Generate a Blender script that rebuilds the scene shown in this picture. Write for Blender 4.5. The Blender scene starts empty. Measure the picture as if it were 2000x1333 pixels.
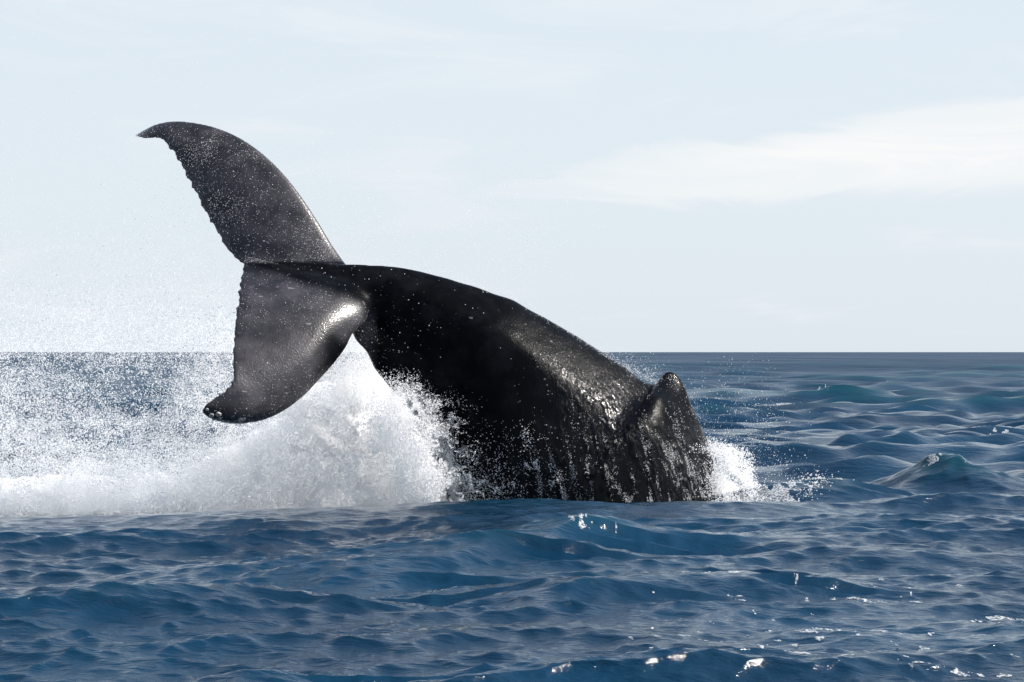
import bpy, bmesh, math
import numpy as np
from mathutils import Vector

R = math.radians
rng = np.random.default_rng(7)
scene = bpy.context.scene
COL = scene.collection

# ------------------------------------------------------------------ camera, sky, sun, exposure
CAM_Z = 2.15
FPX = 5600.0                                   # focal length in pixels of a 2000 px wide frame
cam_data = bpy.data.cameras.new('camera')
cam = bpy.data.objects.new('camera', cam_data)
COL.objects.link(cam)
cam.location = (0, 0, CAM_Z)
cam.rotation_euler = (R(90) + math.atan(21.5 / FPX), 0, 0)
cam_data.sensor_width = 36.0
cam_data.lens = 36.0 * FPX / 2000.0
cam_data.clip_start = 0.5
cam_data.clip_end = 80000
scene.camera = cam

SUN_EL, SUN_AZ = R(47), R(88)                  # azimuth clockwise from the view direction
world = bpy.data.worlds.new('World')
scene.world = world
world.use_nodes = True
nt = world.node_tree
nt.nodes.clear()
def N(t, kind, **kw):
    n = t.nodes.new(kind)
    for k, v in kw.items():
        if k.startswith('i_'):
            n.inputs[k[2:].replace('_', ' ')].default_value = v
        else:
            setattr(n, k, v)
    return n
def L(t, a, b): t.links.new(a, b)
def math_node(t, op, a, b=None, c=None, clamp=False):
    n = t.nodes.new('ShaderNodeMath'); n.operation = op; n.use_clamp = clamp
    for i, v in enumerate((a, b, c)):
        if v is None: continue
        if hasattr(v, 'is_output'): t.links.new(v, n.inputs[i])
        else: n.inputs[i].default_value = v
    return n.outputs[0]
def mix_col(t, f, a, b):
    n = t.nodes.new('ShaderNodeMix'); n.data_type = 'RGBA'
    for i, v in ((0, f), (6, a), (7, b)):
        if hasattr(v, 'is_output'): t.links.new(v, n.inputs[i])
        else: n.inputs[i].default_value = v
    return n.outputs[2]
def map_range(t, v, a, b, c=0.0, d=1.0, smooth=True):
    n = t.nodes.new('ShaderNodeMapRange')
    if smooth: n.interpolation_type = 'SMOOTHSTEP'
    t.links.new(v, n.inputs[0])
    for i, x in enumerate((a, b, c, d)): n.inputs[i + 1].default_value = x
    return n.outputs[0]

sky = N(nt, 'ShaderNodeTexSky', sky_type='NISHITA', sun_disc=False, sun_elevation=SUN_EL, sun_rotation=SUN_AZ,
        altitude=0.0, air_density=1.0, dust_density=1.2, ozone_density=1.5)
tc = N(nt, 'ShaderNodeTexCoord')
sep = N(nt, 'ShaderNodeSeparateXYZ'); L(nt, tc.outputs['Generated'], sep.inputs[0])
el = sep.outputs['Z']
az = math_node(nt, 'ARCTAN2', sep.outputs['X'], sep.outputs['Y'])
# thin high haze that whitens the lower sky
haze_f = map_range(nt, el, 0.10, 0.60, 0.90, 0.04)
col1 = mix_col(nt, haze_f, sky.outputs[0], (5.5, 6.07, 6.6, 1))
# stretched cirrus
comb = N(nt, 'ShaderNodeCombineXYZ')
L(nt, math_node(nt, 'MULTIPLY', az, 9.0), comb.inputs[0])
L(nt, math_node(nt, 'MULTIPLY', el, 46.0), comb.inputs[1])
cn = N(nt, 'ShaderNodeTexNoise', noise_dimensions='2D'); cn.inputs['Scale'].default_value = 1.0
cn.inputs['Detail'].default_value = 7; cn.inputs['Roughness'].default_value = 0.6; cn.inputs['Distortion'].default_value = 0.6
L(nt, comb.outputs[0], cn.inputs['Vector'])
# the bank of thin cloud on the right: centre line rises to the right
line = math_node(nt, 'MULTIPLY_ADD', az, 0.095, 0.056)
dv = math_node(nt, 'ABSOLUTE', math_node(nt, 'SUBTRACT', el, line))
dv = math_node(nt, 'ADD', dv, math_node(nt, 'MULTIPLY', math_node(nt, 'SUBTRACT', cn.outputs[0], 0.5), 0.032))
half = math_node(nt, 'MULTIPLY_ADD', az, 0.060, 0.004)
bank = math_node(nt, 'SUBTRACT', 1.0, map_range(nt, math_node(nt, 'DIVIDE', dv, math_node(nt, 'MAXIMUM', half, 0.004)), 0.5, 1.25))
bank = math_node(nt, 'MULTIPLY', bank, map_range(nt, az, -0.05, 0.10))
bank = math_node(nt, 'MULTIPLY', bank, map_range(nt, az, 1.6, 0.5, 0.0, 1.0))
wisp = map_range(nt, cn.outputs[0], 0.50, 0.78, 0.0, 0.35)
wisp = math_node(nt, 'MAXIMUM', wisp, math_node(nt, 'MULTIPLY', bank, map_range(nt, cn.outputs[0], 0.3, 0.6, 0.55, 1.0)))
col2 = mix_col(nt, wisp, col1, (6.8, 6.85, 6.85, 1))
bg = N(nt, 'ShaderNodeBackground'); bg.inputs['Strength'].default_value = 0.089
L(nt, col2, bg.inputs['Color'])
wo = N(nt, 'ShaderNodeOutputWorld'); L(nt, bg.outputs[0], wo.inputs['Surface'])

sun_data = bpy.data.lights.new('sun', 'SUN')
sun_data.energy = 5.0
sun_data.angle = R(0.53)
sun_data.color = (1.0, 0.95, 0.88)
sun = bpy.data.objects.new('sun', sun_data)
COL.objects.link(sun)
sd = Vector((math.sin(SUN_AZ) * math.cos(SUN_EL), math.cos(SUN_AZ) * math.cos(SUN_EL), math.sin(SUN_EL)))
sun.rotation_euler = sd.to_track_quat('Z', 'Y').to_euler()
sun.location = sd * 60

scene.view_settings.view_transform = 'Standard'
scene.view_settings.look = 'None'
scene.view_settings.exposure = 0.66
scene.view_settings.gamma = 1.0
scene.view_settings.use_curve_mapping = False
scene.cycles.max_bounces = 32
scene.cycles.diffuse_bounces = 24
scene.cycles.glossy_bounces = 3
scene.cycles.transmission_bounces = 24
scene.cycles.sample_clamp_indirect = 6.0
scene.cycles.use_denoising = True

# ------------------------------------------------------------------ helpers
def at(px, py, Y):
    """world point that sits at distance Y and shows at this place of the frame"""
    return np.array([(px - 1000.0) / FPX * Y, Y, CAM_Z - (py - 688.0) / FPX * Y])
T = rng.random((64, 64, 64)).astype(np.float32)
def vnoise(x, y, z):
    x = np.asarray(x, np.float32); y = np.asarray(y, np.float32); z = np.asarray(z, np.float32)
    x, y, z = np.broadcast_arrays(x, y, z)
    xi = np.floor(x); yi = np.floor(y); zi = np.floor(z)
    fx = x - xi; fy = y - yi; fz = z - zi
    fx = fx * fx * (3 - 2 * fx); fy = fy * fy * (3 - 2 * fy); fz = fz * fz * (3 - 2 * fz)
    xi = xi.astype(np.int32) & 63; yi = yi.astype(np.int32) & 63; zi = zi.astype(np.int32) & 63
    x1 = (xi + 1) & 63; y1 = (yi + 1) & 63; z1 = (zi + 1) & 63
    a = T[xi, yi, zi] * (1 - fx) + T[x1, yi, zi] * fx
    b = T[xi, y1, zi] * (1 - fx) + T[x1, y1, zi] * fx
    c = T[xi, yi, z1] * (1 - fx) + T[x1, yi, z1] * fx
    d = T[xi, y1, z1] * (1 - fx) + T[x1, y1, z1] * fx
    return (a * (1 - fy) + b * fy) * (1 - fz) + (c * (1 - fy) + d * fy) * fz
def fbm(x, y, z, oct=4, gain=0.5):
    s = 0; a = 1.0; w = 0
    for i in range(oct):
        s = s + a * vnoise(x * 2**i + 13.7 * i, y * 2**i + 5.1 * i, z * 2**i + 9.3 * i); w += a; a *= gain
    return s / w
def sstep(v, a, b):
    t = np.clip((v - a) / (b - a), 0, 1)
    return t * t * (3 - 2 * t)
def make_mesh(name, co, faces, smooth=True):
    me = bpy.data.meshes.new(name)
    co = np.asarray(co, np.float32); faces = np.asarray(faces, np.int32)
    me.vertices.add(len(co)); me.vertices.foreach_set('co', co.ravel())
    n = faces.shape[1]
    me.loops.add(faces.size); me.loops.foreach_set('vertex_index', faces.ravel())
    me.polygons.add(len(faces))
    me.polygons.foreach_set('loop_start', np.arange(0, faces.size, n, dtype=np.int32))
    me.polygons.foreach_set('loop_total', np.full(len(faces), n, np.int32))
    if smooth: me.polygons.foreach_set('use_smooth', np.ones(len(faces), bool))
    me.update(calc_edges=True)
    return me
def tag(o, label=None, category=None, kind=None, group=None):
    for k, v in (('label', label), ('category', category), ('kind', kind), ('group', group)):
        if v: o[k] = v
    return o
def link(name, me, mat=None, parent=None):
    o = bpy.data.objects.new(name, me); COL.objects.link(o)
    if mat: me.materials.append(mat)
    if parent: o.parent = parent
    return o
def points_group(mat):
    g = bpy.data.node_groups.new('drops', 'GeometryNodeTree')
    g.interface.new_socket('Geometry', in_out='INPUT', socket_type='NodeSocketGeometry')
    g.interface.new_socket('Geometry', in_out='OUTPUT', socket_type='NodeSocketGeometry')
    i = g.nodes.new('NodeGroupInput'); o = g.nodes.new('NodeGroupOutput')
    m = g.nodes.new('GeometryNodeMeshToPoints')
    a = g.nodes.new('GeometryNodeInputNamedAttribute'); a.data_type = 'FLOAT'; a.inputs['Name'].default_value = 'drop_radius'
    s = g.nodes.new('GeometryNodeSetMaterial'); s.inputs['Material'].default_value = mat
    g.links.new(i.outputs[0], m.inputs['Mesh']); g.links.new(a.outputs[0], m.inputs['Radius'])
    g.links.new(m.outputs[0], s.inputs[0]); g.links.new(s.outputs[0], o.inputs[0])
    return g
def points(name, co, rad, mat, parent=None):
    me = bpy.data.meshes.new(name)
    co = np.asarray(co, np.float32)
    me.vertices.add(len(co)); me.vertices.foreach_set('co', co.ravel())
    at_ = me.attributes.new('drop_radius', 'FLOAT', 'POINT'); at_.data.foreach_set('value', np.asarray(rad, np.float32))
    o = link(name, me, mat, parent)
    md = o.modifiers.new('drops', 'NODES'); md.node_group = points_group(mat)
    return o

# ------------------------------------------------------------------ materials
def new_mat(name):
    m = bpy.data.materials.new(name); m.use_nodes = True
    t = m.node_tree; p = t.nodes['Principled BSDF']
    return m, t, p
# water
m_sea, t, p = new_mat('sea_water')
geo = N(t, 'ShaderNodeNewGeometry')
lo = N(t, 'ShaderNodeTexNoise'); lo.inputs['Scale'].default_value = 0.25; lo.inputs['Detail'].default_value = 3
L(t, geo.outputs['Position'], lo.inputs['Vector'])
zs = N(t, 'ShaderNodeSeparateXYZ'); L(t, geo.outputs['Position'], zs.inputs[0])
c = mix_col(t, map_range(t, lo.outputs[0], 0.35, 0.65), (0.0010, 0.017, 0.040, 1), (0.0016, 0.026, 0.058, 1))
c = mix_col(t, map_range(t, zs.outputs['Z'], 0.18, 0.60, 0.0, 0.6), c, (0.004, 0.050, 0.068, 1))  # teal crests: light through thin water, painted into the base colour by height
L(t, c, p.inputs['Base Color'])
ur = N(t, 'ShaderNodeAttribute'); ur.attribute_name = 'unresolved'; L(t, ur.outputs['Fac'], p.inputs['Roughness'])
p.inputs['IOR'].default_value = 1.33
mp = N(t, 'ShaderNodeMapping'); mp.inputs['Scale'].default_value = (0.7, 1.9, 1.0); mp.inputs['Rotation'].default_value = (0, 0, R(14))
L(t, geo.outputs['Position'], mp.inputs['Vector'])
n1 = N(t, 'ShaderNodeTexNoise'); n1.inputs['Scale'].default_value = 5.5; n1.inputs['Detail'].default_value = 6; n1.inputs['Roughness'].default_value = 0.62; n1.inputs['Distortion'].default_value = 0.0
L(t, mp.outputs[0], n1.inputs['Vector'])
n2 = N(t, 'ShaderNodeTexNoise'); n2.inputs['Scale'].default_value = 1.1; n2.inputs['Detail'].default_value = 3; n2.inputs['Distortion'].default_value = 0.4
L(t, mp.outputs[0], n2.inputs['Vector'])
b1 = N(t, 'ShaderNodeBump')
if 'Filter Width' in b1.inputs: b1.inputs['Filter Width'].default_value = 0.3
b1.inputs['Strength'].default_value = 1.0; b1.inputs['Distance'].default_value = 0.025
L(t, n1.outputs[0], b1.inputs['Height'])
b2 = N(t, 'ShaderNodeBump'); b2.inputs['Strength'].default_value = 1.0; b2.inputs['Distance'].default_value = 0.03
L(t, n2.outputs[0], b2.inputs['Height']); L(t, b1.outputs[0], b2.inputs['Normal'])
L(t, b2.outputs[0], p.inputs['Normal'])
# floating foam
m_foam, t, p = new_mat('sea_foam')
fn = N(t, 'ShaderNodeTexNoise'); fn.inputs['Scale'].default_value = 38.0; fn.inputs['Detail'].default_value = 3
fg = N(t, 'ShaderNodeNewGeometry'); L(t, fg.outputs['Position'], fn.inputs['Vector'])
L(t, map_range(t, fn.outputs[0], 0.40, 0.62, 0.12, 0.85), p.inputs['Alpha'])
p.inputs['Base Color'].default_value = (0.50, 0.53, 0.56, 1); p.inputs['Roughness'].default_value = 0.7
# droplets: white scattering water
def drop_mat(name, col, tr=0.42):
    m = bpy.data.materials.new(name); m.use_nodes = True
    t = m.node_tree; t.nodes.clear()
    d = N(t, 'ShaderNodeBsdfDiffuse'); d.inputs[0].default_value = col
    r = N(t, 'ShaderNodeBsdfTranslucent'); r.inputs[0].default_value = col
    mx = N(t, 'ShaderNodeMixShader'); mx.inputs[0].default_value = tr
    o = N(t, 'ShaderNodeOutputMaterial')
    L(t, d.outputs[0], mx.inputs[1]); L(t, r.outputs[0], mx.inputs[2]); L(t, mx.outputs[0], o.inputs[0])
    return m
m_drop = drop_mat('spray_white', (0.985, 0.988, 0.99, 1))
m_core, t, p = new_mat('white_water')
p.inputs['Base Color'].default_value = (0.95, 0.96, 0.97, 1); p.inputs['Roughness'].default_value = 0.9; p.inputs['Specular IOR Level'].default_value = 0.1
# whale skin
m_skin, t, p = new_mat('whale_skin')
geo = N(t, 'ShaderNodeNewGeometry')
sx = N(t, 'ShaderNodeSeparateXYZ'); L(t, geo.outputs['Position'], sx.inputs[0])
att = N(t, 'ShaderNodeAttribute'); att.attribute_name = 'fluke'
att2 = N(t, 'ShaderNodeAttribute'); att2.attribute_name = 'wet'
na = N(t, 'ShaderNodeTexNoise'); na.inputs['Scale'].default_value = 3.0; na.inputs['Detail'].default_value = 8; na.inputs['Roughness'].default_value = 0.65
L(t, geo.outputs['Position'], na.inputs['Vector'])
nb = N(t, 'ShaderNodeTexNoise'); nb.inputs['Scale'].default_value = 42.0; nb.inputs['Detail'].default_value = 3
L(t, geo.outputs['Position'], nb.inputs['Vector'])
dark = mix_col(t, map_range(t, na.outputs[0], 0.4, 0.7), (0.002, 0.0025, 0.0035, 1), (0.006, 0.007, 0.009, 1))
grey = mix_col(t, map_range(t, na.outputs[0], 0.35, 0.68), (0.017, 0.0165, 0.020, 1), (0.052, 0.048, 0.054, 1))
cc = mix_col(t, att.outputs['Fac'], dark, grey)
# scratches: thin stretched marks
ms = N(t, 'ShaderNodeMapping'); ms.inputs['Rotation'].default_value = (0, R(55), 0); ms.inputs['Scale'].default_value = (2.2, 4.0, 14.0)
L(t, geo.outputs['Position'], ms.inputs['Vector'])
ns = N(t, 'ShaderNodeTexNoise'); ns.inputs['Scale'].default_value = 1.6; ns.inputs['Detail'].default_value = 2
L(t, ms.outputs[0], ns.inputs['Vector'])
scr = math_node(t, 'MULTIPLY', map_range(t, ns.outputs[0], 0.70, 0.76), att.outputs['Fac'])
cc = mix_col(t, math_node(t, 'MULTIPLY', scr, 0.7), cc, (0.20, 0.20, 0.21, 1))
# pale scar spots
vor = N(t, 'ShaderNodeTexNoise'); vor.inputs['Scale'].default_value = 8.0; vor.inputs['Detail'].default_value = 1
L(t, geo.outputs['Position'], vor.inputs['Vector'])
cc = mix_col(t, map_range(t, vor.outputs[0], 0.74, 0.80, 0, 0.6), cc, (0.13, 0.13, 0.14, 1))
L(t, cc, p.inputs['Base Color'])
L(t, math_node(t, 'ADD', math_node(t, 'MULTIPLY_ADD', att.outputs['Fac'], 0.24, 0.018), math_node(t, 'MULTIPLY', att2.outputs['Fac'], 0.03)), p.inputs['Specular IOR Level'])
p.inputs['Roughness'].default_value = 0.30
L(t, math_node(t, 'MAXIMUM', math_node(t, 'MULTIPLY', att.outputs['Fac'], 0.26), math_node(t, 'MULTIPLY', att2.outputs['Fac'], 0.16)), p.inputs['Coat Weight'])
p.inputs['Coat Weight'].default_value = 0.35; p.inputs['Coat Roughness'].default_value = 0.07
mv = N(t, 'ShaderNodeMapping'); mv.inputs['Scale'].default_value = (1.0, 1.0, 0.16); mv.inputs['Rotation'].default_value = (0, R(-14), 0)
L(t, geo.outputs['Position'], mv.inputs['Vector'])
nv = N(t, 'ShaderNodeTexNoise'); nv.inputs['Scale'].default_value = 34.0; nv.inputs['Detail'].default_value = 4; nv.inputs['Distortion'].default_value = 0.8
L(t, mv.outputs[0], nv.inputs['Vector'])
bb = N(t, 'ShaderNodeBump'); bb.inputs['Distance'].default_value = 0.03
L(t, map_range(t, nv.outputs[0], 0.50, 0.78), bb.inputs['Height']); L(t, math_node(t, 'MULTIPLY_ADD', att2.outputs['Fac'], 0.5, 0.05), bb.inputs['Strength'])
bc = N(t, 'ShaderNodeBump'); bc.inputs['Distance'].default_value = 0.008; bc.inputs['Strength'].default_value = 0.4
L(t, nb.outputs[0], bc.inputs['Height']); L(t, bb.outputs[0], bc.inputs['Normal'])
L(t, bc.outputs[0], p.inputs['Normal']); L(t, bc.outputs[0], p.inputs['Coat Normal'])
m_barn, t, p = new_mat('barnacle_shell')
bn = N(t, 'ShaderNodeTexNoise'); bn.inputs['Scale'].default_value = 60
c = mix_col(t, bn.outputs[0], (0.14, 0.14, 0.14, 1), (0.42, 0.41, 0.40, 1)); L(t, c, p.inputs['Base Color'])
p.inputs['Roughness'].default_value = 0.55

# ------------------------------------------------------------------ the sea
def ridge(x, y, pts, width_front, width_back):
    """height of a ridge along a polyline of (x, y, h); steeper towards the camera"""
    out = np.zeros_like(x)
    pts = np.array(pts, float)
    best = np.full(x.shape, 1e9)
    for (x0, y0, h0), (x1, y1, h1) in zip(pts[:-1], pts[1:]):
        dx, dy = x1 - x0, y1 - y0
        u = np.clip(((x - x0) * dx + (y - y0) * dy) / (dx * dx + dy * dy), 0, 1)
        qx = x - (x0 + u * dx); qy = y - (y0 + u * dy)
        s = np.where(qy < 0, width_front, width_back)
        d2 = (qx * qx + qy * qy) / (s * s)
        h = (h0 + u * (h1 - h0)) * np.exp(-d2)
        out = np.maximum(out, h)
    return out
def X(px, Y): return (px - 1000.0) / FPX * Y

def rows():
    r = [5.0]
    while r[-1] < 14.5: r.append(r[-1] * 1.012)
    while r[-1] < 46: r.append(r[-1] * 1.0020)
    while r[-1] < 420: r.append(r[-1] * 1.0052)
    while r[-1] < 1500: r.append(r[-1] * 1.010)
    while r[-1] < 45000: r.append(r[-1] * 1.05)
    return np.array(r)
rr = rows()
th = np.concatenate([np.linspace(R(-75), R(-26), 22)[:-1], np.linspace(R(-26), R(-11.4), 96)[:-1], np.linspace(R(-11.4), R(11.4), 660), np.linspace(R(11.4), R(26), 96)[1:], np.linspace(R(26), R(75), 22)[1:]])
TH, RR = np.meshgrid(th, rr)
gx = (np.tan(TH) * RR).astype(np.float32); gy = RR.astype(np.float32)
cell = np.maximum(np.gradient(rr)[:, None], np.abs(np.gradient(np.tan(th)))[None, :] * rr[:, None]).astype(np.float32)
ncomp = 190
lam = np.exp(rng.uniform(math.log(0.085), math.log(7.0), ncomp))
lam = np.concatenate([lam, rng.uniform(8, 26, 16)])
ang = rng.normal(0, 1, len(lam)) * np.where(lam > 1.5, 0.46, 0.75) + R(-80)
slope = np.where(lam < 8, 0.021, 0.010) * np.where(lam > 3.5, 0.85, 1.0) * np.where(lam < 1.0, 1.65, 1.0)
ph = rng.uniform(0, 2 * math.pi, len(lam))
z = np.zeros_like(gx); ox = np.zeros_like(gx); oy = np.zeros_like(gx)
rcell = cell[:, len(th) // 2]
gust = 0.75 + 0.6 * (fbm(gx * 0.09, gy * 0.09, 0.5, 2) - 0.2)
for l, a_, s, f in zip(lam, ang, slope, ph):
    k = 2 * math.pi / l
    last = int(np.searchsorted(rcell, l * 0.45))
    if last < 2: continue
    sl = slice(0, last)
    w = np.clip((l / 2.1 - cell[sl]) / (l / 5), 0, 1)
    if not w.any(): continue
    arg = (k * math.cos(a_)) * gx[sl] + (k * math.sin(a_)) * gy[sl] + f
    amp = s / k * w * (gust[sl] if l < 3 else 1) * ((1 + (2.3 if l < 3 else 0.8) * sstep(gy[sl], 42, 62)) if l < 8 else (1 + 1.6 * sstep(gy[sl], 55, 130)))
    z[sl] += amp * np.sin(arg)
    cs = np.cos(arg) * amp * (1.35 - 0.55 * sstep(gy[sl], 42, 70))
    ox[sl] += cs * math.cos(a_); oy[sl] += cs * math.sin(a_)
# swells that the photo shows
calm = sstep(gy, 32, 36) * sstep(gy, 46, 43.5) * sstep(gx, 5.5, 3.0)
z = z * (1 - 0.42 * calm - 0.2 * calm * sstep(gx, 0, -2)) - 0.20 * sstep(gy, 36, 38) * sstep(gy, 48, 44) * sstep(gx, 0.5, -1.0)
front = [(-9, 36.2, 0.0), (X(0, 35.5), 35.5, 0.03), (X(200, 35), 35, 0.06), (X(450, 35), 35, 0.15), (X(800, 35.2), 35.2, 0.17),
         (X(1060, 35.5), 35.5, 0.22), (X(1250, 36), 36, 0.20), (X(1440, 36.6), 36.6, 0.22), (X(1600, 37.2), 37.2, 0.06), (7, 38, 0.0)]
z += ridge(gx, gy, front, 1.6, 1.6)
z += ridge(gx, gy, [(X(560, 25.4), 25.4, 0.0), (X(740, 26.6), 26.6, 0.13), (X(960, 28.6), 28.6, 0.22), (X(1080, 30.2), 30.2, 0.36), (X(1130, 30.5), 30.5, 0.44), (X(1190, 30.6), 30.6, 0.34), (X(1300, 30.6), 30.6, 0.04)], 0.42, 1.2)
z += ridge(gx, gy, [(X(960, 23.8), 23.8, 0.0), (X(1100, 24.6), 24.6, 0.25), (X(1290, 25.2), 25.2, 0.28), (X(1430, 25.4), 25.4, 0.25), (X(1500, 25.2), 25.2, 0.0)], 0.5, 1.2)
z += ridge(gx, gy, [(X(-120, 22.5), 22.5, 0.1), (X(150, 22.8), 22.8, 0.14), (X(420, 23.4), 23.4, 0.20), (X(560, 23.6), 23.6, 0.10), (X(640, 23.6), 23.6, 0.0)], 0.5, 1.0)
z += ridge(gx, gy, [(X(0, 17.6), 17.6, 0.0), (X(300, 18.0), 18.0, 0.12), (X(480, 18.6), 18.6, 0.15), (X(560, 18.8), 18.8, 0.0)], 0.4, 0.8)
z += ridge(gx, gy, [(X(1420, 29.5), 29.5, 0.0), (X(1600, 30.2), 30.2, 0.16), (X(1800, 29.8), 29.8, 0.14), (X(2050, 30.2), 30.2, 0.05)], 0.6, 1.2)
rpk = np.sqrt(((gx - X(1832, 43.4)) / 0.85) ** 2 + ((gy - 43.4) / np.where(gy < 43.4, 0.9, 1.3)) ** 2 + 0.02)
z += (0.34 + 0.36 * fbm(gx * 1.6, gy * 1.2, 6.6, 3)) * np.exp(-rpk ** 1.4) + 0.20 * np.exp(-((gx - X(1890, 43)) / 1.9) ** 2 - ((gy - 42.8) / 1.2) ** 2)
z += ridge(gx, gy, [(X(1480, 39.6), 39.6, 0.05), (X(1540, 39.8), 39.8, 0.26), (X(1610, 40.2), 40.2, 0.34), (X(1700, 40.8), 40.8, 0.16), (X(1790, 41), 41, 0.0)], 0.6, 1.1)
z += ridge(gx, gy, [(X(1640, 51), 51.0, 0.05), (X(1740, 50.5), 50.5, 0.34), (X(1860, 50.0), 50.0, 0.30), (X(2050, 50.2), 50.2, 0.28)], 0.9, 1.6)
SX = gx + ox; SY = gy + oy; SZ = z
nr, nc = gx.shape
idx = np.arange(nr * nc, dtype=np.int32).reshape(nr, nc)
faces = np.stack([idx[:-1, :-1], idx[:-1, 1:], idx[1:, 1:], idx[1:, :-1]], -1).reshape(-1, 4)
sea_co = np.stack([SX, SY, SZ], -1).reshape(-1, 3)
sea = link('sea', make_mesh('sea', sea_co, faces), m_sea)
# chop finer than the mesh is carried as micro-roughness
patch = fbm(gx * 0.03, gy * 0.012, 2.7, 3, 0.6)
unres = (0.085 + (0.36 + 0.16 * sstep(patch, 0.3, 0.7)) * sstep(np.log(cell), math.log(0.25), math.log(3.0))).astype(np.float32)
ua = sea.data.attributes.new('unresolved', 'FLOAT', 'POINT'); ua.data.foreach_set('value', unres.ravel())
tag(sea, 'choppy dark blue open sea reaching to the horizon', kind='structure')
# lookup of sea height for things that sit in it
def sea_z(x, y):
    i = np.clip(np.searchsorted(rr, y), 0, nr - 1); j = np.clip(np.searchsorted(th, np.arctan2(x, y)), 0, nc - 1)
    return SZ[i, j]

# floating foam: the sea's own facets where foam lies, lifted a few millimetres
pxs = 1000 + SX / SY * FPX
def blob(cx, Y, rx, ry):
    return np.exp(-(((SX - X(cx, Y)) / rx) ** 2 + ((SY - Y) / ry) ** 2))
PATCH = [(1140, 30.45, 0.34, 0.22, 0.55), (1180, 30.5, 0.20, 0.25, 0.54), (1530, 104, 1.0, 2.4, 0.44), (1625, 150, 1.2, 5, 0.44), (1760, 190, 2.0, 6, 0.42), (1240, 120, 2.5, 4, 0.47),
         (1700, 56, 0.8, 0.7, 0.58), (1450, 65, 0.7, 0.7, 0.57), (1832, 43.2, 0.35, 0.4, 0.50), (1600, 40.2, 0.55, 0.4, 0.44), (1535, 39.7, 0.5, 0.6, 0.42),
         (1475, 39.3, 0.6, 0.8, 0.34), (1960, 72, 1.4, 1.2, 0.55), (1390, 90, 1.2, 1.6, 0.53), (1870, 43.0, 0.3, 0.3, 0.56)]
def foam_mask(x, y, slack=0.0):
    f1 = fbm(x * 7.5, y * 3.4, 3.3, 4, 0.62)
    f2 = fbm(x * 0.7 + 7, y * 2.2, 8.1, 5, 0.62)
    f3 = fbm(x * 9, y * 5, 1.3, 4, 0.68)
    t_ = x / y
    b = lambda cx, Y, rx, ry: np.exp(-(((x - X(cx, Y)) / rx) ** 2 + ((y - Y) / ry) ** 2))
    reg = sstep(y, 29.5, 25.0) * sstep(t_, 0.015, 0.10) * 0.075 + b(1900, 21.5, 1.6, 1.2) * 0.035 + b(1400, 22.3, 0.8, 1.2) * 0.075 + b(1440, 24.6, 0.30, 0.5) * 0.11
    m = (f1 > 0.78 - reg - slack) & (reg > 0.02) & (f3 > 0.53 - slack)
    m |= (f2 > 0.72 - 0.7 * reg - slack) & (f3 > 0.52 - slack) & (reg > 0.02)
    for (cx, Y, rx, ry, thr) in PATCH:
        m |= (f3 * np.sqrt(b(cx, Y, rx, ry))) > thr - slack
    # churned water round the left splash
    ch = sstep(y, 38.6, 40.4) * sstep(y, 44.5, 43) * sstep(x, -0.4, -1.6)
    m |= (f3 * np.sqrt(ch)) > 0.34 - slack
    return m & (y < 260)
coarse = foam_mask(SX, SY, 0.045)
cm = coarse[:-1, :-1] | coarse[:-1, 1:] | coarse[1:, 1:] | coarse[1:, :-1]
ff = faces.reshape(nr - 1, nc - 1, 4)[cm]
C4 = sea_co[ff]                                  # (n, 4, 3)
K = 3
u = (np.arange(K + 1) / K)
U, Vv = np.meshgrid(u, u)
wts = np.stack([(1 - U) * (1 - Vv), U * (1 - Vv), U * Vv, (1 - U) * Vv], -1).reshape(-1, 4)
fine = np.einsum('kc,ncd->nkd', wts, C4)         # (n, 25, 3)
fmk = foam_mask(fine[..., 0].astype(np.float32), fine[..., 1].astype(np.float32))
g = np.arange((K + 1) ** 2).reshape(K + 1, K + 1)
qd = np.stack([g[:-1, :-1], g[:-1, 1:], g[1:, 1:], g[1:, :-1]], -1).reshape(-1, 4)
keepq = fmk[:, qd].sum(-1) >= 3
qi, qk = np.nonzero(keepq)
fcs = qd[qk] + (qi * (K + 1) ** 2)[:, None]
used, inv = np.unique(fcs.ravel(), return_inverse=True)
fco = fine.reshape(-1, 3)[used].copy(); fco[:, 2] += 0.007
foam = link('sea_foam', make_mesh('sea_foam', fco, inv.reshape(-1, 4)), m_foam)
tag(foam, 'flecks and short streaks of white foam floating on the near blue water', 'foam', 'stuff')
print('foam faces', len(fcs))

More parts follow.
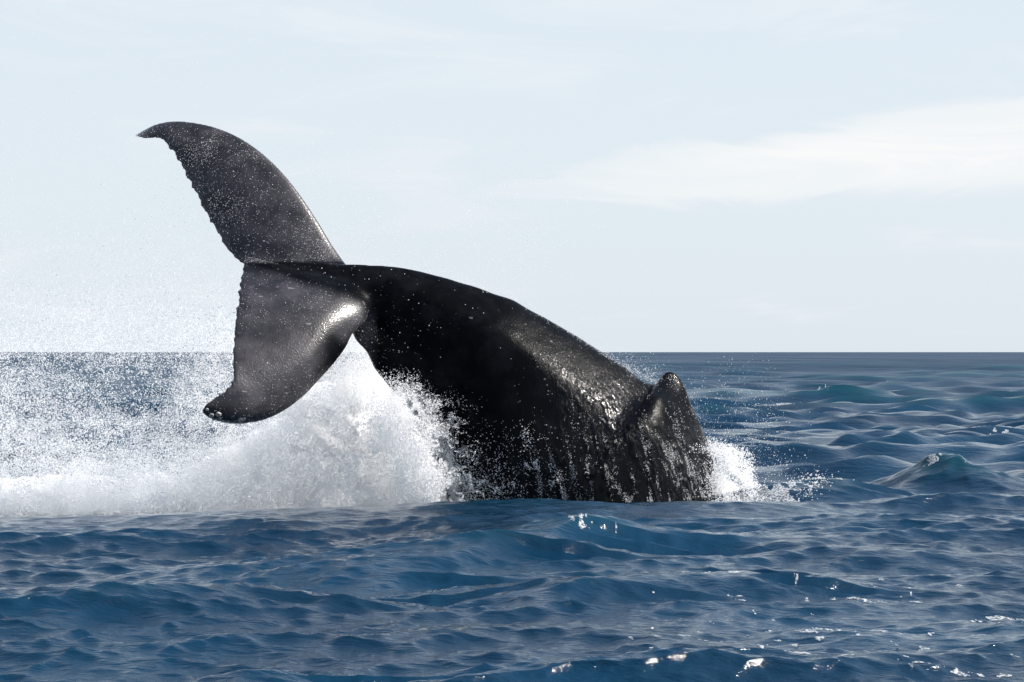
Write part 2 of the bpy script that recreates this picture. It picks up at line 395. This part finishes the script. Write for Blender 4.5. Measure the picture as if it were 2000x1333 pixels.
# ------------------------------------------------------------------ the whale
def loft(rings, closed_ends=True):
    """rings: list of (n,3) arrays; returns verts, faces (triangles)"""
    n = len(rings[0]); V = np.concatenate(rings); F = []
    for i in range(len(rings) - 1):
        for j in range(n):
            a = i * n + j; b = i * n + (j + 1) % n
            F.append((a, b, b + n)); F.append((a, b + n, a + n))
    for i, flip in ((0, False), (len(rings) - 1, True)):
        c = len(V); V = np.vstack([V, rings[i].mean(0)])
        for j in range(n):
            a = i * n + j; b = i * n + (j + 1) % n
            F.append((c, b, a) if not flip else (c, a, b))
    return V, np.array(F)
def resample(P, n):
    P = np.array(P, float); d = np.r_[0, np.cumsum(np.linalg.norm(np.diff(P, axis=0), axis=1))]
    return catmull(P, d, np.linspace(0, d[-1], n))
def catmull(P, d, q):
    m = np.zeros_like(P)
    m[1:-1] = (P[2:] - P[:-2]) / (d[2:] - d[:-2])[:, None]
    m[0] = (P[1] - P[0]) / (d[1] - d[0]); m[-1] = (P[-1] - P[-2]) / (d[-1] - d[-2])
    i = np.clip(np.searchsorted(d, q, side='right') - 1, 0, len(d) - 2)
    h = (d[i + 1] - d[i])[:, None]; t = ((q - d[i])[:, None]) / h
    return (2*t**3 - 3*t**2 + 1) * P[i] + (t**3 - 2*t**2 + t) * h * m[i] + (-2*t**3 + 3*t**2) * P[i+1] + (t**3 - t**2) * h * m[i+1]
# stations of the trunk: upper contour, lower contour, distance, half depth, keel (0..1)
ST = [((476, 521), (484, 526), 39.95, 0.04, 0.3),
      ((540, 518), (560, 552), 39.97, 0.10, 0.4),
      ((610, 515), (640, 592), 40.0, 0.17, 0.5),
      ((670, 514), (678, 632), 40.0, 0.25, 0.7),
      ((735, 517), (694, 664), 40.02, 0.33, 0.9),
      ((800, 526), (716, 688), 40.05, 0.42, 1.0),
      ((870, 544), (733, 722), 40.1, 0.55, 0.9),
      ((940, 568), (765, 762), 40.15, 0.70, 0.7),
      ((1010, 594), (800, 808), 40.2, 0.86, 0.5),
      ((1085, 636), (835, 868), 40.3, 1.02, 0.3),
      ((1160, 680), (868, 960), 40.4, 1.18, 0.15),
      ((1225, 722), (905, 1060), 40.45, 1.30, 0.0),
      ((1257, 746), (935, 1105), 40.47, 1.33, 0.0),
      ((1279, 751), (955, 1135), 40.48, 1.35, 0.0),
      ((1290, 738), (968, 1146), 40.49, 1.37, 0.0),
      ((1301, 727), (980, 1156), 40.49, 1.37, 0.0),
      ((1317, 729), (995, 1170), 40.5, 1.39, 0.0),
      ((1332, 745), (1010, 1188), 40.5, 1.40, 0.0),
      ((1345, 776), (1040, 1212), 40.5, 1.42, 0.0),
      ((1365, 822), (1085, 1240), 40.5, 1.42, 0.0),
      ((1388, 882), (1150, 1275), 40.5, 1.42, 0.0),
      ((1408, 950), (1230, 1330), 40.5, 1.38, 0.0),
      ((1434, 1040), (1300, 1400), 40.5, 1.3, 0.0)]
P = np.array([[u[0], u[1], l[0], l[1], Y * 10, hd * 100, kl * 100] for u, l, Y, hd, kl in ST], float)
P = resample(P, 170)
NR = 120
a = np.linspace(0, 2 * math.pi, NR, endpoint=False)
rings = []
for q in P:
    Y = q[4] / 10
    u = at(q[0], q[1], Y); l = at(q[2], q[3], Y)
    c = (u + l) / 2; ax = (u - l) / 2
    hd = q[5] / 100; kl = q[6] / 100
    v = np.cos(a); w = np.sin(a)
    # the keel: sides pinch in towards the lower edge, a slighter ridge on top
    pinch = 1 - 0.62 * kl * sstep(-v, 0.25, 0.85) * (1 - 0.25 * sstep(-v, 0.9, 1.0)) - 0.25 * sstep(v, 0.5, 1.0)
    trg = math.exp(-((q[0] - 1312) / 48) ** 2)
    pinch = pinch * (1 - 0.66 * trg * sstep(v, 0.76, 0.98))
    ring = c[None] + v[:, None] * ax[None] + (w * hd * pinch)[:, None] * np.array([[0, -1, 0]])
    rings.append(ring)
V1, F1 = loft(rings)
# flukes: leading and trailing contours with matching stations
def fluke(lead, trail, depth, n=110, serr=None, thick0=0.15, seed=0, recede=0.0):
    Lc = resample([(x, y, 0) for x, y in lead], n); Tc = resample([(x, y, 0) for x, y in trail], n)
    s = np.linspace(0, 1, n)
    rings = []
    m = 34
    for i in range(n):
        # teeth and knobs along the trailing edge
        if 0.03 < s[i] < 0.90:
            j = serr * (vnoise(s[i] * 46, seed, 0.3) + 0.6 * vnoise(s[i] * 95, seed, 4.3) - 0.8)
            d = Tc[i] - Lc[i]; d /= max(np.linalg.norm(d), 1e-6)
        else:
            j = 0; d = np.zeros(3)
        yl, yt = depth(s[i]); dW = np.array([d[0], 0, -d[1]]) * j / 140.0
        A = at(Lc[i, 0], Lc[i, 1], yl); B = at(Tc[i, 0], Tc[i, 1], yt)
        ch = np.linalg.norm(B - A)
        th_ = (thick0 * (1 - s[i]) ** 0.7 + 0.045)
        th_ = min(th_, ch * 0.5 + 0.01)
        u = 0.5 - 0.5 * np.cos(np.linspace(0, math.pi, m // 2 + 1))
        prof = np.clip(2.4 * np.sqrt(u) * (1 - u) ** 0.9 * 0.42, 0, None) + 0.16 * np.sqrt(np.clip(1 - (2 * u - 1) ** 8, 0, 1)) 
        camber = 0.045 * ch * np.sin(math.pi * u)
        camber = camber + recede * np.clip(1 - u / 0.30, 0, 1) ** 2 * -1.0 * sstep(s[i], 0.0, 0.08)
        up = [A + (B - A) * uu + dW * max(0, (uu - 0.85) / 0.15) + np.array([0, -1, 0]) * (th_ * pp + cc_) for uu, pp, cc_ in zip(u, prof, camber)]
        dn = [A + (B - A) * uu + dW * max(0, (uu - 0.85) / 0.15) + np.array([0, -1, 0]) * (-th_ * pp + cc_) for uu, pp, cc_ in zip(u[-2:0:-1], prof[-2:0:-1], camber[-2:0:-1])]
        rings.append(np.array(up + dn))
    return loft(rings)
up_lead = [(700, 548), (684, 520), (650, 478), (616, 425), (580, 372), (540, 325), (500, 290), (460, 265), (420, 249), (380, 240), (340, 237), (305, 243), (280, 255), (264, 264)]
up_trail = [(505, 552), (478, 520), (460, 507), (441, 485), (422, 455), (406, 425), (390, 395), (374, 363), (360, 338), (346, 312), (331, 287), (314, 271), (285, 271), (264, 268)]
V2, F2 = fluke(up_lead, up_trail, lambda s: (40.12 + 1.3 * s, 39.98 + 1.2 * s), serr=7.0, thick0=0.16, seed=3)
lo_lead = [(728, 560), (726, 600), (716, 628), (690, 652), (674, 680), (652, 710), (622, 743), (590, 776), (552, 804), (512, 822), (470, 829), (432, 827), (408, 819), (396, 808)]
lo_trail = [(478, 500), (468, 528), (466, 560), (464, 595), (460, 625), (456, 655), (454, 680), (454, 705), (455, 730), (452, 750), (438, 763), (420, 777), (404, 788), (394, 801)]
V3, F3 = fluke(lo_lead, lo_trail, lambda s: (39.64 + 0.42 * math.exp(-s / 0.045) - 1.80 * (1 - (1 - s) ** 1.5), 39.80 - 0.1 * min(1, s * 4) - 2.0 * (1 - (1 - s) ** 1.6)), serr=8.0, thick0=0.26, seed=9, recede=0.15)
Vs = np.vstack([V1, V2, V3]); o1, o2 = len(V1), len(V1) + len(V2)
Fs = np.vstack([F1, F2 + o1, F3 + o2])
tmp = bpy.data.objects.new('tmp', make_mesh('tmp', Vs, Fs)); COL.objects.link(tmp)
md = tmp.modifiers.new('r', 'REMESH'); md.mode = 'VOXEL'; md.voxel_size = 0.020
sm = tmp.modifiers.new('s', 'SMOOTH'); sm.iterations = 3; sm.factor = 0.5
dg = bpy.context.evaluated_depsgraph_get(); dg.update()
me = bpy.data.meshes.new_from_object(tmp.evaluated_get(dg))
bpy.data.objects.remove(tmp)
me.name = 'body'
nv_ = len(me.vertices)
co = np.empty(nv_ * 3, np.float32); me.vertices.foreach_get('co', co); co = co.reshape(-1, 3)
no = np.empty(nv_ * 3, np.float32); me.vertices.foreach_get('normal', no); no = no.reshape(-1, 3)
bpx = 1000 + co[:, 0] / co[:, 1] * FPX; bpy_ = 688 + (CAM_Z - co[:, 2]) / co[:, 1] * FPX
# blend the roots: extra smoothing by neighbour averaging where flukes meet the trunk and round the fin
ed = np.empty(len(me.edges) * 2, np.int32); me.edges.foreach_get('vertices', ed); ed = ed.reshape(-1, 2)
root = 0.6 * np.exp(-(((bpx - 690) / 75) ** 2 + ((bpy_ - 565) / 60) ** 2)) + np.exp(-(((bpx - 590) / 90) ** 2 + ((bpy_ - 535) / 30) ** 2)) * 0.6 + 0.9 * np.exp(-(((bpx - 1300) / 90) ** 2 + ((bpy_ - 820) / 55) ** 2)) * sstep(bpy_, 765, 800)
root = (np.clip(root, 0, 1) * 0.8).astype(np.float32)[:, None]
deg = np.bincount(ed.ravel(), minlength=nv_)[:, None].astype(np.float32)
for _ in range(140):
    acc = np.zeros_like(co)
    for k in range(3):
        acc[:, k] = np.bincount(ed[:, 0], co[ed[:, 1], k], nv_) + np.bincount(ed[:, 1], co[ed[:, 0], k], nv_)
    co += root * (acc / deg - co)
fl_line = np.interp(bpx, [470, 520, 600, 680, 740], [515, 530, 556, 578, 610])
flk = np.clip(sstep(bpx, 742, 722) * sstep(bpy_, fl_line - 10, fl_line + 22) * sstep(bpy_ - bpx, 20, -40) + sstep(bpy_, 517, 508) * sstep(bpx, 720, 700) + sstep(bpx, 655, 600) * sstep(bpy_, fl_line - 10, fl_line + 22), 0, 1)
wet = np.clip(sstep(bpx + (bpy_ - 700) * 0.15, 900, 1200) * sstep(bpy_, 540, 600), 0, 1) * (1 - 0.9 * np.exp(-(((bpx - 1305) / 70) ** 2 + ((bpy_ - 805) / 72) ** 2)))
wet = wet * (0.35 + 0.65 * sstep(bpy_, 690, 860))
wet = np.clip(wet + 0.35 * sstep(bpy_, 880, 960), 0, 1)
# water sheets, skin knobs: displacement of the surface itself
q = co.copy()
st = fbm(q[:, 0] * 14 + q[:, 2] * 3, q[:, 1] * 14, q[:, 2] * 3.6, 3)
kn = fbm(q[:, 0] * 5, q[:, 1] * 5, q[:, 2] * 5, 2)
disp = wet * 0.015 * sstep(st, 0.50, 0.68) * (0.35 + sstep(bpy_, 680, 950)) + (kn - 0.5) * 0.010 * (1 - flk)
# knuckles along the spine
kn2 = vnoise(q[:, 0] * 4.2, 0.5, 0.5)
disp += 0.05 * kn2 * sstep(no[:, 2], 0.75, 0.97) * sstep(bpx, 850, 950) * sstep(bpx, 1260, 1200)
co += no * disp[:, None].astype(np.float32)
me.vertices.foreach_set('co', co.ravel())
for nm, arr in (('fluke', flk), ('wet', wet)):
    at_ = me.attributes.new(nm, 'FLOAT', 'POINT'); at_.data.foreach_set('value', arr.astype(np.float32))
me.polygons.foreach_set('use_smooth', np.ones(len(me.polygons), bool))
me.update()
whale = bpy.data.objects.new('humpback_whale', None); COL.objects.link(whale)
tag(whale, 'black humpback whale diving with raised flukes and small dorsal fin', 'whale')
me.materials.clear()
body = link('body', me, m_skin, whale)
print('whale verts', nv_)

# barnacles on the tip of the lower fluke
def barnacle_mesh():
    prof = [(1.0, 0.0), (0.92, 0.35), (0.72, 0.72), (0.55, 0.80), (0.42, 0.70), (0.34, 0.35), (0.0, 0.25)]
    n = 10; V = []; F = []
    for r_, h_ in prof[:-1]:
        for j in range(n):
            w_ = 1 + 0.09 * (j % 2)
            V.append((r_ * w_ * math.cos(2 * math.pi * j / n), r_ * w_ * math.sin(2 * math.pi * j / n), h_))
    V.append((0, 0, 0.25))
    me = bpy.data.meshes.new('barnacle')
    for i in range(len(prof) - 2):
        for j in range(n): F.append((i * n + j, i * n + (j + 1) % n, (i + 1) * n + (j + 1) % n, (i + 1) * n + j))
    k = (len(prof) - 2) * n
    for j in range(n): F.append((k + j, k + (j + 1) % n, len(V) - 1))
    me.from_pydata(V, [], F); me.materials.append(m_barn)
    return me
bmesh_ = barnacle_mesh()
for bx_, by_, br in [(413, 811, 5.0), (425, 810, 5.2), (429, 818, 3.4), (417, 820, 3.6), (470, 820, 5.6), (477, 818, 4.4), (404, 800, 3.2), (446, 823, 2.6)]:
    d = (bpx - bx_) ** 2 + (bpy_ - by_) ** 2 + (no[:, 1] > -0.2) * 400
    i = int(np.argmin(d))
    o = bpy.data.objects.new('barnacle', bmesh_); COL.objects.link(o); o.parent = whale
    o.location = Vector(co[i]) - Vector(no[i]) * 0.006
    o.rotation_euler = Vector(no[i]).to_track_quat('Z', 'Y').to_euler()
    r_ = br / 140.0; o.scale = (r_, r_, r_)

# ------------------------------------------------------------------ splashes
def px_of(c): return 1000 + c[:, 0] / c[:, 1] * FPX, 688 + (CAM_Z - c[:, 2]) / c[:, 1] * FPX
def make_core(name, blobs, mat, amp, label, voxel=0.07):
    Vs, Fs, off = [], [], 0
    bm = bmesh.new(); bmesh.ops.create_icosphere(bm, subdivisions=3, radius=1.0)
    sv = np.array([v.co[:] for v in bm.verts]); sf = np.array([[v.index for v in f.verts] for f in bm.faces]); bm.free()
    for (x, y, z_, rx, ry, rz) in blobs:
        Vs.append(sv * np.array([rx, ry, rz]) + np.array([x, y, z_])); Fs.append(sf + off); off += len(sv)
    tmp = bpy.data.objects.new('tmp', make_mesh('tmp', np.vstack(Vs), np.vstack(Fs))); COL.objects.link(tmp)
    md = tmp.modifiers.new('r', 'REMESH'); md.mode = 'VOXEL'; md.voxel_size = voxel
    sm = tmp.modifiers.new('s', 'SMOOTH'); sm.iterations = 6; sm.factor = 0.6
    dg = bpy.context.evaluated_depsgraph_get(); dg.update()
    me = bpy.data.meshes.new_from_object(tmp.evaluated_get(dg)); bpy.data.objects.remove(tmp)
    n = len(me.vertices); c = np.empty(n * 3, np.float32); me.vertices.foreach_get('co', c); c = c.reshape(-1, 3)
    nn = np.empty(n * 3, np.float32); me.vertices.foreach_get('normal', nn); nn = nn.reshape(-1, 3)
    wx_ = (fbm(c[:, 0], c[:, 1], c[:, 2], 2) - 0.5) * 1.5
    bl_ = lambda f, o_: 1 - np.abs(2 * vnoise(c[:, 0] * f + wx_ + o_, c[:, 1] * f + o_, c[:, 2] * f * 1.1 + wx_) - 1)
    dsp = (0.50 * bl_(1.6, 3.1) + 0.27 * bl_(3.7, 8.2) + 0.14 * bl_(8.0, 1.7) + 0.09 * bl_(17.0, 5.7) - 0.55) * amp
    c += nn * dsp[:, None]
    me.vertices.foreach_set('co', c.ravel()); me.polygons.foreach_set('use_smooth', np.ones(len(me.polygons), bool)); me.update()
    me.materials.clear()
    o = link(name, me, mat); tag(o, label, 'splash', 'stuff')
    return o

# the big splash behind the tail (left)
blobs = []
top_x = np.array([-300, 0, 150, 300, 400, 500, 600, 680, 730, 780, 830, 870])
top_y = np.array([955, 945, 930, 915, 885, 835, 770, 690, 705, 780, 870, 950])
for px_ in np.arange(-260, 860, 42):
    ty = np.interp(px_, top_x, top_y) + 62
    for k in range(3):
        Y = 42.55 + rng.uniform(-0.45, 0.45)
        zt = at(px_, ty, Y)[2]
        if zt < 0.05: zt = 0.05
        zc = rng.uniform(0.0, max(zt, 0.06)) if k else zt - 0.28
        r_ = 0.34 + rng.random() * 0.12
        blobs.append((X(px_, Y) + rng.uniform(-.15, .15), Y, min(zc, zt - r_ * .8), r_ * 1.2, r_ * 1.3, r_))
core = make_core('splash', blobs, m_core, 0.62, 'tall white splash of churned water behind the raised tail', 0.065)

def splash_points(n, box, dens, ymid, yspread, rlo, rhi, rpow=2.5, billow=None):
    px_ = rng.uniform(box[0], box[1], n); py_ = rng.uniform(box[2], box[3], n)
    Y = ymid + rng.normal(0, 1, n) * yspread
    x_ = X(px_, ymid); z_ = CAM_Z - (py_ - 688) / FPX * ymid
    d = dens(px_, py_, x_, Y, z_)
    if billow is not None: Y = billow(x_, z_, Y)
    keep = rng.random(n) < d
    c = np.stack([x_, Y, z_], -1)[keep]
    r_ = rlo + (rhi - rlo) * rng.random(len(c)) ** rpow
    return c, r_

def dens_core(px_, py_, x_, y_, z_):
    ty = np.interp(px_, top_x, top_y)
    nz = fbm(x_ * 1.0, y_ * 0.5, z_ * 1.0, 4, 0.6)
    ty = ty + (nz - 0.5) * 150
    d = sstep(py_, ty - 70, ty + 60)
    d = d ** 1.6
    clump = sstep(fbm(x_ * 3.2 + 4, y_ * 2.0, z_ * 3.2, 3, 0.6), 0.32, 0.62)
    return d * (0.35 + 0.65 * clump) * (1.0 - 0.0 * px_)
def billow(x_, z_, Y):
    wx = (fbm(x_ * 0.8, 4.1, z_ * 0.8, 2) - 0.5) * 1.6; wz = (fbm(x_ * 0.8 + 20, 7.1, z_ * 0.8, 2) - 0.5) * 1.6
    l1 = 1 - np.abs(2 * vnoise(x_ * 1.1 + wx, 1.5, z_ * 1.3 + wz) - 1) 
    l2 = 1 - np.abs(2 * vnoise(x_ * 2.7 + wx * 2, 5.5, z_ * 3.0 + wz * 2) - 1)
    l3 = 1 - np.abs(2 * vnoise(x_ * 7 + wx * 3, 9.5, z_ * 7.5 + wz * 3) - 1)
    return 42.5 - 0.75 * l1 - 0.35 * l2 - 0.13 * l3 + rng.exponential(0.22, len(x_)) - 0.35 * (rng.random(len(x_)) < 0.08) * rng.random(len(x_))
c1, r1 = splash_points(3200000, (-330, 880, 600, 1050), dens_core, 42.4, 0.85, 0.002, 0.0062, 3, billow)
def dens_mid(px_, py_, x_, y_, z_):
    # veil of drops over the far sea, thick at the left edge and beside the tail
    v = sstep(py_, 520, 760) * 0.50 + sstep(py_, 740, 920) * 0.5
    v = v + 0.55 * np.exp(-((px_ - 415) / 55) ** 2) * sstep(py_, 560, 720) + 0.45 * np.exp(-((px_ + 20) / 90) ** 2) * sstep(py_, 640, 760)
    v = v * sstep(px_, 900, 640)
    nz = fbm(x_ * 1.3 + 11, y_, z_ * 1.3, 4, 0.6)
    fine = fbm(x_ * 9, y_ * 3, z_ * 9, 2, 0.6)
    return np.clip(v * sstep(nz, 0.22, 0.72) * sstep(fine, 0.25, 0.75) * 1.5, 0, 1)
c2, r2 = splash_points(1900000, (-330, 900, 480, 1020), dens_mid, 41.6, 0.9, 0.0016, 0.0085, 4)
def dens_thin(px_, py_, x_, y_, z_):
    v = np.exp(-((np.maximum(0, 640 - py_)) / 190) ** 1.3) * sstep(px_, 1150, 500)
    v = np.maximum(v, 0.45 * np.exp(-((px_ - 820) / 260) ** 2 - ((py_ - 480) / 120) ** 2))
    nz = fbm(x_ * 0.9 + 31, y_ * 0.5, z_ * 0.9, 4, 0.6)
    return np.clip(v * sstep(nz, 0.3, 0.75), 0, 1)
c3, r3 = splash_points(650000, (-330, 1250, 0, 700), dens_thin, 41.5, 1.0, 0.0014, 0.0060, 4)
def dens_front(px_, py_, x_, y_, z_):
    ll_ = np.interp(py_, [690, 740, 790, 860, 960, 1010], [722, 747, 786, 830, 862, 880])
    nz = fbm(x_ * 2.2 + 3, 3.1, z_ * 2.2, 5, 0.65)
    v = sstep(px_ - ll_ + (nz - 0.5) * 330, 42, 0) * sstep(py_, 715, 790) * sstep(px_ - ll_, -110, -30)
    fil = sstep(np.abs(fbm(x_ * 4.5 + 9, 2.2, z_ * 4.5, 3, 0.6) - 0.5), 0.035, 0.0) * sstep(px_ - ll_, 130, 20) * sstep(py_, 740, 820) * 0.35
    return np.clip(v * (0.25 + 0.75 * sstep(nz, 0.35, 0.6)) + fil, 0, 1)
c4, r4 = splash_points(480000, (600, 1000, 690, 1010), dens_front, 39.3, 0.22, 0.003, 0.008, 3)
spray = points('spray', np.vstack([c1, c2, c3, c4]), np.r_[r1, r2, r3, r4], m_drop, core)
tag(spray, kind='stuff')
print('left spray', len(c1), len(c2), len(c3))

# the splash where the back enters the water (right)
blobs = []
for px_, ty, r_ in [(1405, 985, .17), (1428, 962, .14), (1442, 985, .18), (1460, 995, .15), (1480, 1003, .11)]:
    Y = 40.3 + rng.uniform(-0.3, 0.4)
    p_ = at(px_, ty, Y); blobs.append((p_[0], Y, p_[2], r_, r_ * 1.2, r_))
core2 = make_core('splash', blobs, m_core, 0.35, 'small white splash at the waterline below the dorsal fin', 0.04)
def dens_r(px_, py_, x_, y_, z_):
    edge = np.interp(py_, [850, 880, 930, 990, 1010], [1408, 1448, 1470, 1490, 1560])
    nz = fbm(x_ * 3.5, y_ * 2, z_ * 3.5, 4, 0.6)
    d = sstep(px_, 1330, 1425) * sstep(px_ + (nz - 0.5) * 130, edge + 22, edge - 22) * sstep(py_ + (nz - .5) * 70, 855, 890)
    tail = 0.5 * np.exp(-((py_ - (1000 - (px_ - 1470) * 0.42)) / 17) ** 2) * sstep(px_, 1440, 1480) * sstep(px_, 1625, 1590) * sstep(nz, 0.42, 0.6)
    return np.clip(d * (0.06 + 1.0 * sstep(nz, 0.40, 0.58)) + tail, 0, 1)
d1, s1 = splash_points(210000, (1320, 1640, 820, 1020), dens_r, 40.1, 0.5, 0.004, 0.010, 3)
def dens_rt(px_, py_, x_, y_, z_):
    nz = fbm(x_ * 1.6 + 3, y_, z_ * 1.6, 4, 0.6)
    a_ = np.exp(-(((px_ - 1440) / 70) ** 2 + ((py_ - 850) / 110) ** 2)) + 0.6 * np.exp(-(((px_ - 1540) / 60) ** 2 + ((py_ - 940) / 40) ** 2))
    b_ = 0.7 * np.exp(-((py_ - (700 + (px_ - 1200) * 0.55)) / 45) ** 2) * sstep(px_, 1170, 1240) * sstep(px_, 1420, 1330)
    return np.clip((a_ + b_) * sstep(nz, 0.3, 0.7) * 0.9, 0, 1)
d2, s2 = splash_points(42000, (1150, 1680, 600, 1010), dens_rt, 40.6, 0.7, 0.0018, 0.0062, 4)
# water thrown back off the spine
def dens_back(px_, py_, x_, y_, z_):
    yc = np.interp(px_, [700, 800, 900, 1000, 1100, 1200, 1280], [514, 526, 551, 590, 643, 705, 748])
    h_ = yc - py_
    return np.clip(np.exp(-np.maximum(h_, 0) / 7.0) * sstep(h_, -8, 0) * sstep(px_, 700, 860), 0, 1)
d3, s3 = splash_points(90000, (700, 1285, 470, 760), dens_back, 40.3, 0.12, 0.002, 0.006, 3)
spray2 = points('spray', np.vstack([d1, d2, d3]), np.r_[s1, s2, s3], m_drop, core2)
tag(spray2, kind='stuff')

# drops and foam clinging to the skin
def on_skin(weight, n, rlo, rhi, lift=0.3, jit=0.009):
    w = weight * (no[:, 1] < 0.25)
    cdf = np.cumsum(w); i = np.searchsorted(cdf, rng.random(n) * cdf[-1]); i = np.clip(i, 0, nv_ - 1)
    r_ = rlo + (rhi - rlo) * rng.random(n) ** 3
    c = co[i] + rng.normal(0, jit, (n, 3)) * (1 - np.abs(no[i])) + no[i] * (r_ * lift)[:, None]
    return c, r_
fl_all = flk
sp = sstep(fbm(q[:, 0] * 2.2, q[:, 1] * 2, q[:, 2] * 2.2, 3), 0.35, 0.7)
e1, u1 = on_skin(fl_all * (0.2 + sp) * np.where(bpy_ < 520, 1.3, 0.35), 8000, 0.0013, 0.0042)
rv = fbm(q[:, 0] * 15 + q[:, 2] * 3.0, q[:, 1] * 12, q[:, 2] * 2.4, 4, 0.6)
low = sstep(bpy_, 760, 1000)
e2, u2 = on_skin(sstep(rv, 0.50, 0.74) ** 1.5 * (0.04 + low ** 1.4) * sstep(bpx, 980, 1120), 60000, 0.0016, 0.0048)
bl = fbm(q[:, 0] * 5, q[:, 1] * 5, q[:, 2] * 5, 4, 0.65)
ll = np.interp(bpy_, [700, 745, 790, 860, 960, 1000], [728, 752, 790, 830, 862, 882])
lw = np.exp(-np.maximum(bpx - ll, 0) / 30.0) * sstep(bpy_, 735, 790)
e3, u3 = on_skin(lw * (bpx > 725) * sstep(bl, 0.40, 0.66) , 34000, 0.003, 0.008, lift=2.0, jit=0.04)
lw2 = sstep(bpy_, 780, 1000) * sstep(bpx, 1200, 900)
e4, u4 = on_skin(lw2 * (0.03 + sstep(bl, 0.55, 0.85) ** 2), 12000, 0.003, 0.008)
skin_pts = points('water_droplets', np.vstack([e1, e2, e3, e4]), np.r_[u1, u2, u3, u4], m_drop, whale)
tag(skin_pts, kind='stuff')
